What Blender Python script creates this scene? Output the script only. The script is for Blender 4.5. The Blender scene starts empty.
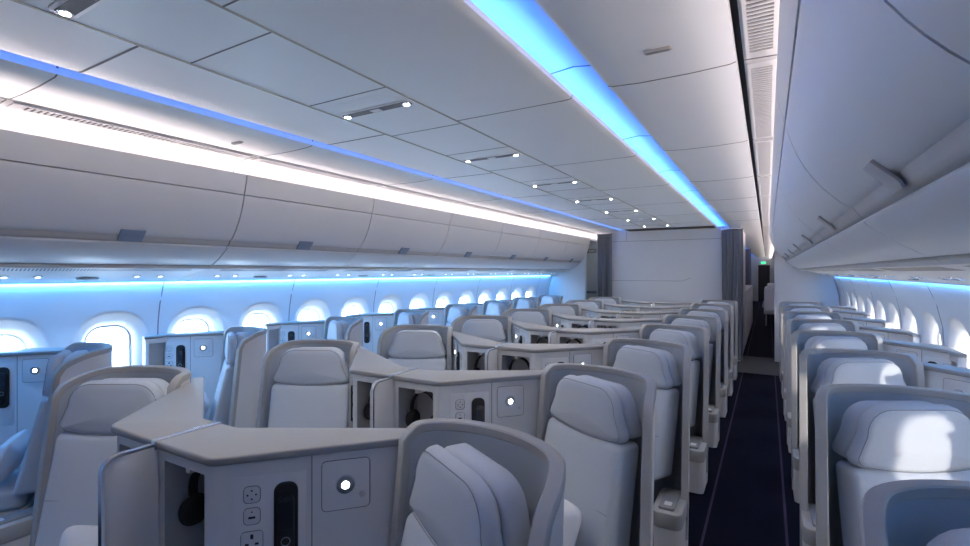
import bpy, bmesh, math, random
from mathutils import Vector, Matrix
random.seed(4)
C = bpy.context.scene
COL = C.collection
PI = math.pi

# ------------------------------------------------------------------ materials
def new_mat(name):
    m = bpy.data.materials.new(name); m.use_nodes = True
    nt = m.node_tree
    return m, nt, nt.nodes['Principled BSDF']

def mat(name, col, rough=0.5, metal=0.0, noise=0.0, scale=40.0, bump=0.0, bscale=400.0, emit=None, estr=0.0, coat=0.0, spec=0.5):
    m, nt, b = new_mat(name)
    b.inputs['Base Color'].default_value = (*col, 1)
    b.inputs['Roughness'].default_value = rough
    b.inputs['Metallic'].default_value = metal
    b.inputs['Coat Weight'].default_value = coat
    b.inputs['Specular IOR Level'].default_value = spec
    tc = nt.nodes.new('ShaderNodeTexCoord')
    if noise > 0:
        n = nt.nodes.new('ShaderNodeTexNoise'); n.inputs['Scale'].default_value = scale; n.inputs['Detail'].default_value = 4
        r = nt.nodes.new('ShaderNodeMapRange'); r.inputs['To Min'].default_value = 1 - noise; r.inputs['To Max'].default_value = 1 + noise
        x = nt.nodes.new('ShaderNodeVectorMath'); x.operation = 'SCALE'; x.inputs[0].default_value = col
        nt.links.new(tc.outputs['Object'], n.inputs['Vector']); nt.links.new(n.outputs['Fac'], r.inputs['Value'])
        nt.links.new(r.outputs['Result'], x.inputs['Scale']); nt.links.new(x.outputs['Vector'], b.inputs['Base Color'])
    if bump > 0:
        n2 = nt.nodes.new('ShaderNodeTexNoise'); n2.inputs['Scale'].default_value = bscale; n2.inputs['Detail'].default_value = 3
        bp = nt.nodes.new('ShaderNodeBump'); bp.inputs['Strength'].default_value = bump; bp.inputs['Distance'].default_value = 0.002
        nt.links.new(tc.outputs['Object'], n2.inputs['Vector']); nt.links.new(n2.outputs['Fac'], bp.inputs['Height'])
        nt.links.new(bp.outputs['Normal'], b.inputs['Normal'])
    if emit:
        b.inputs['Emission Color'].default_value = (*emit, 1); b.inputs['Emission Strength'].default_value = estr
    return m

M = {}
M['panel'] = mat('cabin_panel', (.70, .705, .72), .42, noise=.02, scale=6)
M['ceiling'] = mat('ceiling_panel', (.78, .79, .80), .38, noise=.02, scale=5)
M['bin'] = mat('bin_panel', (.72, .72, .725), .4, noise=.02, scale=5)
M['bin_trim'] = mat('bin_trim', (.50, .475, .455), .45, noise=.02)
M['latch'] = mat('latch_blue_grey', (.22, .28, .37), .35)
M['vent'] = mat('vent_white', (.74, .73, .73), .5)
M['dark'] = mat('dark_gap', (.03, .032, .036), .7)
M['seam'] = mat('seam_grey', (.20, .20, .21), .7)
M['gold'] = mat('bronze_trim', (.36, .33, .26), .4, metal=.3)
M['shell'] = mat('shell_panel', (.68, .665, .65), .42, noise=.02, scale=9)
M['rim'] = mat('shell_rim_taupe', (.40, .39, .375), .5, noise=.04, scale=60, bump=.06, bscale=900)
M['liner'] = mat('shell_liner', (.41, .445, .49), .75, noise=.03, scale=120, bump=.1, bscale=900)
M['fabric'] = mat('seat_fabric', (.54, .575, .625), .9, noise=.07, scale=260, bump=.35, bscale=700, spec=.2)
M['stitch'] = mat('stitching', (.30, .315, .34), .9)
M['console'] = mat('console_panel', (.67, .665, .66), .42, noise=.02, scale=9)
M['ctop'] = mat('console_top_taupe', (.30, .295, .29), .45, noise=.05, scale=90, bump=.05, bscale=800)
M['inset'] = mat('console_inset', (.69, .69, .69), .38)
M['nook'] = mat('nook_lining', (.42, .42, .43), .6)
M['black'] = mat('black_plastic', (.013, .013, .015), .32)
M['softblack'] = mat('soft_black_pad', (.018, .018, .02), .75)
M['screen'] = mat('handset_screen', (.035, .036, .045), .15)
M['chrome'] = mat('brushed_chrome', (.72, .74, .78), .25, metal=1.0)
M['outlet'] = mat('outlet_plate', (.62, .62, .63), .4)
M['lens'] = mat('reading_lamp_lens', (.8, .8, .8), .3, emit=(1, .97, .94), estr=14)
M['lens2'] = mat('ceiling_lamp_lens', (.8, .8, .8), .3, emit=(.94, .97, 1), estr=25)
M['psu_glow'] = mat('service_lamp_lens', (.8, .8, .8), .3, emit=(.72, .88, 1), estr=2.5)
M['pillow'] = mat('pillow_cotton', (.72, .72, .74), .9, noise=.03, scale=80, bump=.2, bscale=300, spec=.2)
M['lid'] = mat('armrest_lid', (.27, .275, .285), .5, noise=.03)
M['white'] = mat('white_label', (.75, .75, .75), .5)
M['curtain'] = mat('curtain_cloth', (.24, .245, .27), .9, noise=.08, scale=50, bump=.2, bscale=500, spec=.2)
M['bulk'] = mat('bulkhead_panel', (.63, .63, .65), .45, noise=.03, scale=3)
M['galley'] = mat('galley_panel', (.58, .64, .63), .45, noise=.02)
M['threshold'] = mat('threshold_floor', (.07, .07, .073), .9, noise=.05, spec=.1)
M['green'] = mat('exit_sign_green', (.02, .4, .12), .4, emit=(.05, .9, .3), estr=1.0)
M['grille_soft'] = mat('grille_beige', (.40, .385, .37), .5)
M['beige'] = mat('service_panel', (.58, .57, .56), .45)
M['sidewall'] = mat('sidewall_panel', (.68, .69, .71), .5, noise=.02, scale=5)
M['hull'] = mat('hull_inner', (.25, .25, .26), .8)
M['blind'] = mat('window_blind', (.66, .66, .65), .6)

# carpet with woven lilac lines
m, nt, b = new_mat('navy_carpet')
tc = nt.nodes.new('ShaderNodeTexCoord'); sx = nt.nodes.new('ShaderNodeSeparateXYZ')
nt.links.new(tc.outputs['Object'], sx.inputs['Vector'])
def node(op, a=None, bval=None, la=None, lb=None):
    n = nt.nodes.new('ShaderNodeMath'); n.operation = op
    if a is not None: n.inputs[0].default_value = a
    if bval is not None: n.inputs[1].default_value = bval
    if la: nt.links.new(la, n.inputs[0])
    if lb: nt.links.new(lb, n.inputs[1])
    return n.outputs[0]
ab = node('ABSOLUTE', la=sx.outputs['X'])
d1 = node('LESS_THAN', bval=.008, la=node('ABSOLUTE', la=node('SUBTRACT', bval=1.285, la=ab)))
d2 = node('LESS_THAN', bval=.008, la=node('ABSOLUTE', la=node('SUBTRACT', bval=1.735, la=ab)))
ln = node('MAXIMUM', la=d1, lb=d2)
ns = nt.nodes.new('ShaderNodeTexNoise'); ns.inputs['Scale'].default_value = 350; nt.links.new(tc.outputs['Object'], ns.inputs['Vector'])
n3 = nt.nodes.new('ShaderNodeTexNoise'); n3.inputs['Scale'].default_value = 3.0; nt.links.new(tc.outputs['Object'], n3.inputs['Vector'])
mx0 = nt.nodes.new('ShaderNodeMix'); mx0.data_type = 'RGBA'
mx0.inputs['A'].default_value = (.003, .004, .013, 1); mx0.inputs['B'].default_value = (.008, .010, .028, 1)
nt.links.new(node('MULTIPLY', la=ns.outputs['Fac'], lb=n3.outputs['Fac']), mx0.inputs['Factor'])
mx = nt.nodes.new('ShaderNodeMix'); mx.data_type = 'RGBA'
mx.inputs['B'].default_value = (.06, .048, .09, 1)
nt.links.new(ln, mx.inputs['Factor']); nt.links.new(mx0.outputs['Result'], mx.inputs['A'])
nt.links.new(mx.outputs['Result'], b.inputs['Base Color']); b.inputs['Roughness'].default_value = .95
b.inputs['Specular IOR Level'].default_value = .1
bp = nt.nodes.new('ShaderNodeBump'); bp.inputs['Strength'].default_value = .5; bp.inputs['Distance'].default_value = .003
nt.links.new(ns.outputs['Fac'], bp.inputs['Height']); nt.links.new(bp.outputs['Normal'], b.inputs['Normal'])
M['carpet'] = m

# window pane: clear acrylic
m = bpy.data.materials.new('window_acrylic'); m.use_nodes = True; nt = m.node_tree; nt.nodes.clear()
out = nt.nodes.new('ShaderNodeOutputMaterial'); tr = nt.nodes.new('ShaderNodeBsdfTransparent'); gl = nt.nodes.new('ShaderNodeBsdfGlossy')
tr.inputs['Color'].default_value = (.95, .97, 1, 1); gl.inputs['Roughness'].default_value = .03
fr = nt.nodes.new('ShaderNodeLayerWeight'); fr.inputs['Blend'].default_value = .04; ms = nt.nodes.new('ShaderNodeMixShader')
ms.inputs[0].default_value = .05; nt.links.new(tr.outputs[0], ms.inputs[1]); nt.links.new(gl.outputs[0], ms.inputs[2]); nt.links.new(ms.outputs[0], out.inputs['Surface'])
M['pane'] = m

# ------------------------------------------------------------------ mesh builder
class MB:
    def __init__(s): s.v = []; s.f = []
    def add(s, vs, fs):
        o = len(s.v); s.v += [tuple(p) for p in vs]; s.f += [tuple(i + o for i in f) for f in fs]; return s
    def box(s, x0, x1, y0, y1, z0, z1):
        return s.add([(x0,y0,z0),(x1,y0,z0),(x1,y1,z0),(x0,y1,z0),(x0,y0,z1),(x1,y0,z1),(x1,y1,z1),(x0,y1,z1)],
                     [(0,3,2,1),(4,5,6,7),(0,1,5,4),(1,2,6,5),(2,3,7,6),(3,0,4,7)])
    def prism(s, poly, fn0, fn1):
        n = len(poly); a = [fn0(p) for p in poly] + [fn1(p) for p in poly]
        fs = [tuple(range(n - 1, -1, -1)), tuple(range(n, 2 * n))] + [(i, (i + 1) % n, n + (i + 1) % n, n + i) for i in range(n)]
        return s.add(a, fs)
    def poly(s, pts, z0, z1):
        return s.prism(pts, lambda p: (p[0], p[1], z0), lambda p: (p[0], p[1], z1))
    def sweep(s, path, frames, prof, closed=False, caps=True):
        n = len(prof); vs = []
        for p, (a, b_) in zip(path, frames):
            p = Vector(p)
            for (u, w) in prof: vs.append(p + a * u + b_ * w)
        fs = []; L = len(path)
        for i in range(L if closed else L - 1):
            j = (i + 1) % L
            for k in range(n):
                k2 = (k + 1) % n
                fs.append((i * n + k, i * n + k2, j * n + k2, j * n + k))
        if caps and not closed:
            fs.append(tuple(range(n))); fs.append(tuple((L - 1) * n + k for k in range(n - 1, -1, -1)))
        return s.add(vs, fs)
    def tube(s, path, r, n=8, closed=False, up=(0, 0, 1)):
        path = [Vector(p) for p in path]; fr = []; L = len(path)
        for i in range(L):
            if closed: t = path[(i + 1) % L] - path[i - 1]
            else: t = path[min(i + 1, L - 1)] - path[max(i - 1, 0)]
            t.normalize(); u = Vector(up)
            if abs(t.dot(u)) > .95: u = Vector((1, .1, 0))
            a = t.cross(u).normalized(); fr.append((a, t.cross(a).normalized()))
        return s.sweep(path, fr, [(r * math.cos(k * 2 * PI / n), r * math.sin(k * 2 * PI / n)) for k in range(n)], closed)
    def disc(s, c, ax, r, h, n=20, r2=None):
        c = Vector(c); ax = Vector(ax).normalized(); u = Vector((0, 0, 1)) if abs(ax.z) < .9 else Vector((1, 0, 0))
        a = ax.cross(u).normalized(); b_ = ax.cross(a).normalized(); r2 = r if r2 is None else r2
        vs = [c + (a * math.cos(k * 2 * PI / n) + b_ * math.sin(k * 2 * PI / n)) * r for k in range(n)] + \
             [c + ax * h + (a * math.cos(k * 2 * PI / n) + b_ * math.sin(k * 2 * PI / n)) * r2 for k in range(n)]
        return s.add(vs, [tuple(range(n - 1, -1, -1)), tuple(range(n, 2 * n))] + [(k, (k + 1) % n, n + (k + 1) % n, n + k) for k in range(n)])
    def build(s, name, material, parent=None, sgn=1, org=(0, 0, 0), bevel=0, seg=2, smooth=40, kind=None, label=None, sub=0):
        bm = bmesh.new()
        vs = [bm.verts.new(((p[0] - org[0]) * sgn, p[1] - org[1], p[2] - org[2])) for p in s.v]
        for f in s.f:
            try: bm.faces.new([vs[i] for i in (f if sgn > 0 else reversed(f))])
            except ValueError: pass
        bmesh.ops.recalc_face_normals(bm, faces=bm.faces[:])
        if bevel:
            es = [e for e in bm.edges if len(e.link_faces) == 2 and e.calc_face_angle(0) > math.radians(35)]
            bmesh.ops.bevel(bm, geom=es, offset=bevel, segments=seg, profile=.5, affect='EDGES', clamp_overlap=True)
        me = bpy.data.meshes.new(name); bm.to_mesh(me); bm.free()
        me.materials.append(material)
        for p in me.polygons: p.use_smooth = True
        me.set_sharp_from_angle(angle=math.radians(smooth))
        o = bpy.data.objects.new(name, me); COL.objects.link(o)
        if parent: o.parent = parent
        if kind: o['kind'] = kind
        if label: o['label'] = label
        return o

def tag(o, label, cat, group=None):
    o['label'] = label; o['category'] = cat
    if group: o['group'] = group
    return o
def empty(name, loc):
    o = bpy.data.objects.new(name, None); COL.objects.link(o); o.location = loc; o.empty_display_size = .1; return o
KIDS = {}
def kids(o):
    if o.name not in KIDS: KIDS[o.name] = [c for c in bpy.data.objects if c.parent == o]
    return KIDS[o.name]
def copy_tree(o, parent=None):
    c = o.copy(); COL.objects.link(c)
    if parent: c.parent = parent
    for ch in kids(o): copy_tree(ch, c)
    return c
def struct(mb, name, material, **k): return mb.build(name, material, kind='structure', **k)

def rrect(w, h, r, n=5, cx=0, cy=0):
    r = min(r, w / 2 - 1e-4, h / 2 - 1e-4); pts = []
    for (sx_, sy_, a0) in ((1, 1, 0), (-1, 1, PI / 2), (-1, -1, PI), (1, -1, 1.5 * PI)):
        for k in range(n + 1):
            a = a0 + k * PI / 2 / n
            pts.append((cx + sx_ * (w / 2 - r) + r * math.cos(a), cy + sy_ * (h / 2 - r) + r * math.sin(a)))
    return pts
def smoothpath(P, n):
    P = [Vector(p) for p in P]; Q = [2 * P[0] - P[1]] + P + [2 * P[-1] - P[-2]]; out = []; m_ = len(P) - 1
    for i in range(n + 1):
        t = i / n * m_; k = min(int(t), m_ - 1); t -= k
        a, b_, c, d = Q[k:k + 4]
        out.append(.5 * ((2 * b_) + (-a + c) * t + (2 * a - 5 * b_ + 4 * c - d) * t * t + (-a + 3 * b_ - 3 * c + d) * t ** 3))
    return out

# ------------------------------------------------------------------ layout numbers
PITCH = 1.09; NROW = 8; SHIFT = 3.02; DY = .20
YN, YB, YF = -2.6, 10.05, 31.0        # cabin front, bulkhead, far end
ZC = 2.48
WIN0, WP = 1.15, .635
BIN0, BP = -.48, 1.33
ORD = ['nearest', 'second nearest', 'third nearest', 'fourth nearest', 'fifth nearest', 'sixth nearest', 'second farthest', 'farthest']

# ------------------------------------------------------------------ floor, hull
struct(MB().box(-3.0, 3.0, YN, 8.95, -.05, 0), 'floor', M['carpet'])
struct(MB().box(-3.0, 3.0, 10.75, YF, -.05, 0), 'floor', M['carpet'])
struct(MB().box(-3.0, 3.0, 8.95, 10.75, -.05, .002), 'floor', M['threshold'])
struct(MB().box(-3.1, 3.1, YN, YF, 2.80, 2.85), 'ceiling', M['hull'])
for sg, nm in ((-1, 'wall_left'), (1, 'wall_right')):
    mb = MB(); mb.box(2.98, 3.02, YN, YF, 1.5, 2.8)
    mb.add([(2.62, YN, 1.60), (2.62, YF, 1.60), (3.0, YF, 1.60), (3.0, YN, 1.60)], [(0, 1, 2, 3)])
    struct(mb, nm, M['hull'], sgn=sg)
struct(MB().box(-3.1, 3.1, YN - .05, YN, 0, 2.8), 'wall_front', M['panel'])
struct(MB().box(-3.1, 3.1, YF, YF + .05, 0, 2.8), 'wall_back', M['galley'])

# ------------------------------------------------------------------ sidewalls with window openings
PROF = [(-.05, 2.62), (.10, 2.655), (.35, 2.70), (.70, 2.725), (1.0, 2.728), (1.25, 2.715), (1.42, 2.68), (1.55, 2.63), (1.62, 2.60)]
def wx(z):
    for (z0, x0), (z1, x1) in zip(PROF, PROF[1:]):
        if z <= z1:
            t = (z - z0) / (z1 - z0); t = max(0, min(1, t)); return x0 + (x1 - x0) * t
    return PROF[-1][1]
NW = 40
WZ = 1.015
def rect_ring(y0, y1, z0, z1, cy, cz, ring):
    out = []
    for (py, pz) in ring:
        dy, dz = py - cy, pz - cz; ts = []
        if dy > 1e-9: ts.append((y1 - cy) / dy)
        if dy < -1e-9: ts.append((y0 - cy) / dy)
        if dz > 1e-9: ts.append((z1 - cz) / dz)
        if dz < -1e-9: ts.append((z0 - cz) / dz)
        t = min(ts); out.append((cy + dy * t, cz + dz * t))
    return out
NWIN0, NWIN1 = -5, 13
for sg, side in ((-1, 'left'), (1, 'right')):
    mb = MB()
    for k in range(NWIN0, NWIN1 + 1):
        cy = WIN0 + WP * k; y0, y1 = cy - WP / 2, cy + WP / 2
        hole = rrect(.50, .64, .22, 9, cy, WZ)
        # add points so that the outer ring reaches the corners
        outer = rect_ring(y0, y1, -.05, 1.58, cy, WZ, hole)
        def snap(p):
            return p
        n = len(hole); rings = []
        # snap nearest outer points onto the bay corners
        outer = [list(p) for p in outer]
        for (qy, qz) in ((y0, -.05), (y1, -.05), (y0, 1.58), (y1, 1.58)):
            j = min(range(n), key=lambda i: (outer[i][0] - qy) ** 2 + (outer[i][1] - qz) ** 2); outer[j] = [qy, qz]
        for t in (0, .25, .5, .75, .92, 1.0):
            rings.append([(wx(o[1] + (h[1] - o[1]) * t), o[0] + (h[0] - o[0]) * t, o[1] + (h[1] - o[1]) * t) for o, h in zip(outer, hole)])
        for (w, h, r, dx, dz) in ((.475, .615, .212, .008, 0), (.40, .53, .17, .022, 0), (.335, .46, .135, .045, 0), (.305, .425, .116, .09, 0)):
            rr = rrect(w, h, r, 9, cy, WZ + dz)
            rings.append([(wx(p[1]) * .5 + 2.725 * .5 + dx, p[0], p[1]) if dx > .01 else (wx(p[1]) + dx, p[0], p[1]) for p in rr])
        vs = [p for r_ in rings for p in r_]; fs = []
        for a in range(len(rings) - 1):
            for i in range(n):
                j = (i + 1) % n; fs.append((a * n + i, a * n + j, (a + 1) * n + j, (a + 1) * n + i))
        mb.add(vs, fs)
    ya, yb = WIN0 + WP * (NWIN0 - .5), WIN0 + WP * (NWIN1 + .5)
    for (p, q) in ((YN, ya), (yb, YF)):
        zs = [z for z, _ in PROF[:-1]] + [1.58]
        vs = [(wx(z), y, z) for z in zs for y in (p, q)]
        mb.add(vs, [(2 * i, 2 * i + 1, 2 * i + 3, 2 * i + 2) for i in range(len(zs) - 1)])
    # outer backing so no daylight slips round the lining
    struct(mb, 'wall_' + side, M['sidewall'], sgn=sg, smooth=60)
    wn = 0
    for k in range(NWIN0, NWIN1 + 1):
        cy = WIN0 + WP * k
        if cy < -2.5: continue
        if sg > 0 and cy < 3.4: pass
        wn += 1
        r0 = rrect(.33, .45, .125, 9, cy, WZ); r1 = rrect(.282, .402, .102, 9, cy, WZ); n = len(r0)
        mb = MB()
        vs = [(2.80, *p) for p in r0] + [(2.80, *p) for p in r1] + [(2.835, *p) for p in r1] + [(2.835, *p) for p in r0]
        fs = [(a * n + i, a * n + (i + 1) % n, ((a + 1) % 4) * n + (i + 1) % n, ((a + 1) % 4) * n + i) for a in range(4) for i in range(n)]
        mb.add(vs, fs)
        fr_ = struct(mb, 'window_%d' % (wn + (0 if sg < 0 else 30)), M['panel'], sgn=sg)
        MB().prism(rrect(.29, .41, .104, 9, cy, WZ), lambda p: (2.815, *p), lambda p: (2.819, *p)).build('pane', M['pane'], fr_, sgn=sg)
        if cy < (.9 if sg < 0 else 1.5):  # blinds added on out-of-view windows to cut sunlight on the near seats
            MB().prism(rrect(.30, .42, .145, 9, cy, WZ), lambda p: (2.806, *p), lambda p: (2.811, *p)).build('blind', M['blind'], fr_, sgn=sg)
    # panel joints
    tn = 0
    for k in range(NWIN0, NWIN1 + 2):
        if (k % 2) == 0:
            y = WIN0 + WP * (k - .5) + .0
            if y < .3: continue
            zs = [z for z, _ in PROF if z > .2 and z < 1.57] + [1.57]
            mb = MB(); mb.sweep([(wx(z) - .001, y, z) for z in zs], [(Vector((0, 1, 0)), Vector((1, 0, 0)))] * len(zs), [(-.004, -.001), (.004, -.001), (.004, .004), (-.004, .004)])
            tn += 1; struct(mb, 'trim_%d' % (tn + (0 if sg < 0 else 20)), M['seam'], sgn=sg)

# ------------------------------------------------------------------ ceiling
def strip(prof, y0, y1, th=.006):
    """extrude an (x,z) profile along y, as a thin sheet"""
    mb = MB(); n = len(prof)
    up = [(x, z + th) for x, z in prof]
    vs = [(x, y, z) for y in (y0, y1) for x, z in prof + up[::-1]]
    m_ = 2 * n
    fs = [(i, (i + 1) % m_, m_ + (i + 1) % m_, m_ + i) for i in range(m_)] + [tuple(range(m_)), tuple(range(2 * m_ - 1, m_ - 1, -1))]
    return mb.add(vs, fs)
cen = [(-.872, ZC + .030), (-.872, ZC + .016), (-.862, ZC + .005), (-.835, ZC + .001), (-.70, ZC), (.62, ZC), (.77, ZC + .001), (.805, ZC + .003), (.816, ZC + .008), (.818, ZC + .022)]
YC1 = 31.0
struct(strip(cen, YN, YC1), 'ceiling', M['ceiling'], smooth=50)
for sg in (-1, 1):
    cove = [(.70, ZC + .030), (.72, ZC + .085), (.77, ZC + .115), (.84, ZC + .125), (.91, ZC + .110), (.955, ZC + .065), (.966, ZC + .012)]
    cove = [(x + ((-.03 if x < .8 else .01 if x < .9 else .046) if sg > 0 else 0), z) for x, z in cove]
    struct(strip(cove, YN, YC1), 'ceiling', M['panel'], sgn=sg, smooth=70)
    ais = [(.962, ZC + .022), (.965, ZC + .004), (.985, ZC - .003), (1.15, ZC - .010), (1.35, ZC - .010), (1.50, ZC - .004), (1.522, ZC + .002), (1.527, ZC + .014)]
    ais = [(x + .046, z) if (x < 1 and sg > 0) else (x + .03, z) if (x == 1.0 and sg > 0) else (x, z) for x, z in ais]
    struct(strip(ais, YN, YC1), 'ceiling', M['ceiling'], sgn=sg, smooth=50)
    # dark slot and the pale channel the vents sit in, then the light trough above the bins
    struct(MB().box(1.52, 1.56, YN, YC1, ZC + .03, ZC + .035), 'ceiling', M['dark'], sgn=sg)
    tr_ = [(1.548, ZC + .03), (1.55, ZC + .002), (1.66, ZC - .002), (1.72, ZC - .012), (1.80, ZC - .05), (1.84, ZC - .10), (1.845, ZC - .125)]
    struct(strip(tr_, YN, YC1), 'ceiling', M['vent'], sgn=sg, smooth=70)
    for k in range(8):
        y = BIN0 + BP * k + (.012 if sg < 0 else -.02)
        if y < 0: continue
        mb = MB(); pts = [(x, y, z - .0012) for x, z in ais[1:7]]
        mb.sweep(pts, [(Vector((0, 1, 0)), Vector((0, 0, 1)))] * len(pts), [(-.003, -.0005), (.003, -.0005), (.003, .003), (-.003, .003)])
        struct(mb, 'trim_%d' % (60 + k + (0 if sg < 0 else 20)), M['seam'], sgn=sg)
        mb = MB(); pts = [(x, y, z - .0012) for x, z in tr_[1:]]
        mb.sweep(pts, [(Vector((0, 1, 0)), Vector((0, 0, 1)))] * len(pts), [(-.003, -.0005), (.003, -.0005), (.003, .003), (-.003, .003)])
        struct(mb, 'trim_%d' % (160 + k + (0 if sg < 0 else 20)), M['seam'], sgn=sg)
        mb = MB(); pts = [(x, y, z - .002) for x, z in cove[1:]]
        mb.sweep(pts, [(Vector((0, 1, 0)), Vector((0, 0, 1)))] * len(pts), [(-.004, -.0005), (.004, -.0005), (.004, .003), (-.004, .003)])
        struct(mb, 'trim_%d' % (120 + k + (0 if sg < 0 else 20)), M['seam'], sgn=sg)
XA, XB = .152, -.36
struct(MB().box(XA - .005, XA + .005, YN, YB, ZC - .003, ZC + .001), 'trim_201', M['gold'])
struct(MB().box(XB - .006, XB + .006, YN, YB, ZC - .003, ZC + .001), 'trim_202', M['gold'])
tn = 210
PS0, PSP = .66, 1.20
for k in range(-1, 9):
    y = PS0 + PSP * k
    for dy in (-.20, .42):
        if 0 < y + dy < YB:
            tn += 1; struct(MB().box(XB + .006, XA - .005, y + dy - .003, y + dy + .003, ZC - .0015, ZC + .001), 'trim_%d' % tn, M['seam'])
for k in range(8):
    y = BIN0 + BP * k + .0
    if y < 0: continue
    tn += 1
    mb = MB(); pts = [(x, y + .05, z - .0012) for x, z in cen[5:]]; pts[0] = (XA + .005, y + .05, ZC - .0012)
    mb.sweep(pts, [(Vector((0, 1, 0)), Vector((0, 0, 1)))] * len(pts), [(-.003, -.0005), (.003, -.0005), (.003, .003), (-.003, .003)])
    struct(mb, 'trim_%d' % tn, M['seam'])
    tn += 1; mb = MB(); pts = [(x, y + .05, z - .0012) for x, z in cen[:5]] + [(XB - .006, y + .05, ZC - .0012)]
    mb.sweep(pts, [(Vector((0, 1, 0)), Vector((0, 0, 1)))] * len(pts), [(-.004, -.0005), (.004, -.0005), (.004, .003), (-.004, .003)])
    struct(mb, 'trim_%d' % tn, M['seam'])

# ceiling service units over the centre seats
def service_unit():
    r = empty('ceiling_service_unit', (0, 0, ZC))
    o = (0, 0, ZC); xa, xb = XB + .022, XA - .008; xc_ = (xa + xb) / 2
    MB().prism(rrect(xb - xa, .075, .03, 6, xc_, 0), lambda p: (p[0], p[1], ZC - .006), lambda p: (p[0], p[1], ZC + .001)).build('frame', M['ceiling'], r, org=o, bevel=.002)
    MB().prism(rrect(xb - xa - .03, .048, .02, 6, xc_, 0), lambda p: (p[0], p[1], ZC - .0075), lambda p: (p[0], p[1], ZC - .005)).build('recess', M['seam'], r, org=o)
    # shallow scoop panel on the near side
    MB().add([(xa + .02, -.045, ZC - .001), (xb - .02, -.045, ZC - .001), (xb - .09, -.15, ZC - .0005), (xa + .11, -.15, ZC - .0005),
              (xa + .02, -.045, ZC - .004), (xb - .02, -.045, ZC - .004), (xb - .09, -.15, ZC - .001), (xa + .11, -.15, ZC - .001)],
             [(0,1,2,3),(4,5,6,7),(0,1,5,4),(1,2,6,5),(2,3,7,6),(3,0,4,7)]).build('scoop_panel', M['ceiling'], r, org=o)
    for x in (xa + .042, xb - .042):
        l = MB().disc((x, 0, ZC - .012), (0, 0, 1), .022, .008, 20).build('lamp', M['chrome'], r, org=o, bevel=.002)
        MB().disc((x, 0, ZC - .014), (0, 0, 1), .014, .004, 16).build('lamp_lens', M['lens2'], l, org=o)
    MB().box(xc_ - .03, xc_ + .03, -.015, .017, ZC - .0095, ZC - .006).build('sign', M['white'], r, org=o)
    return r
pu = service_unit()
for k in range(8):
    o = pu if k == 0 else copy_tree(pu)
    o.location = (0, PS0 + PSP * k, ZC)
    tag(o, 'flush ceiling unit with two spot lamps over the centre seats, %s of the line' % ORD[k], 'ceiling light', 'ceiling light units over the centre seats')

# emergency light bars on the aisle ceilings
for sg, nm in ((-1, 'left'), (1, 'right')):
    r = empty('ceiling_marker_light', (sg * 1.28, 1.87, ZC - .012))
    MB().prism(rrect(.10, .026, .008, 4), lambda p: (p[0], p[1], -.006), lambda p: (p[0], p[1], .006)).build('housing', M['bin_trim'], r, bevel=.003)
    MB().prism(rrect(.085, .016, .006, 4), lambda p: (p[0], p[1], -.008), lambda p: (p[0], p[1], -.005)).build('lens', M['lid'], r)
    tag(r, 'small grey bar light set flat in the %s aisle ceiling' % nm, 'light')

# ------------------------------------------------------------------ vents, bins and service strips per bay
BINP = [(1.658, 2.357), (1.664, 2.30), (1.686, 2.215), (1.70, 2.16), (1.735, 2.06), (1.785, 1.965), (1.838, 1.895), (1.862, 1.880)]
def make_bin(sg):
    r = empty('overhead_bin', (0, 0, 0)); L = BP - .008
    def ax(x, z):
        if sg < 0 or z >= 2.215: return x
        return x + .03 * (min(1, (2.215 - z) / .335) ** 3 if z > 1.84 else max(0, (z - 1.70) / .14))
    def prof_solid(front, back, y0=0, y1=L):
        front = [(ax(x, z), z) for x, z in front]
        mb = MB(); pts = front + back; n = len(pts)
        return mb.add([(x, y, z) for y in (y0, y1) for x, z in pts], [tuple(range(n)), tuple(range(2 * n - 1, n - 1, -1))] + [(i, (i + 1) % n, n + (i + 1) % n, n + i) for i in range(n)])
    prof_solid(BINP[:3], [(1.90, 2.215), (1.90, 2.357)]).build('top_panel', M['bin'], r, sgn=sg, smooth=50)
    sm = smoothpath([(x, z, 0) for x, z in BINP[2:]], 16); sm = [(p.x, p.y) for p in sm]; sm[0] = (1.690, 2.209)
    d = prof_solid(sm, [(2.0, 1.89), (2.0, 2.209)]).build('door', M['bin'], r, sgn=sg, smooth=50)
    band = [(1.862, 1.880), (1.868, 1.872), (1.876, 1.858), (1.884, 1.846), (1.894, 1.840)]
    prof_solid(band, [(1.99, 1.845), (1.99, 1.882)]).build('bottom_trim', M['bin_trim'], r, sgn=sg, smooth=60)
    prof_solid([(1.905, 1.842), (1.905, 1.822)], [(1.99, 1.822), (1.99, 1.842)]).build('recess_strip', M['dark'] if False else M['bin'], r, sgn=sg)
    under = [(1.897, 1.828), (1.905, 1.818), (2.0, 1.752), (2.095, 1.700), (2.107, 1.700)]
    prof_solid(under, [(2.2, 1.75), (2.0, 1.83)]).build('under_panel', M['panel'], r, sgn=sg, smooth=50)
    # latch: a small paddle that hangs over the trim band
    mb = MB(); c = L / 2
    lp = [(1.822, 1.914), (1.842, 1.888), (1.866, 1.862), (1.874, 1.846)]
    lp = [(ax(x, z), z) for x, z in lp]
    n_ = [(x - .006, z - .006) for x, z in lp]; pts = lp + n_[::-1]
    n = len(pts)
    mb.add([(x, y, z) for y in ((c - .065, c + .075) if sg < 0 else (c - .05, c + .05)) for x, z in pts], [tuple(range(n)), tuple(range(2 * n - 1, n - 1, -1))] + [(i, (i + 1) % n, n + (i + 1) % n, n + i) for i in range(n)])
    la = mb.build('latch', M['latch'] if sg < 0 else M['bin_trim'], d, sgn=sg, bevel=.0015)
    return r
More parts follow.
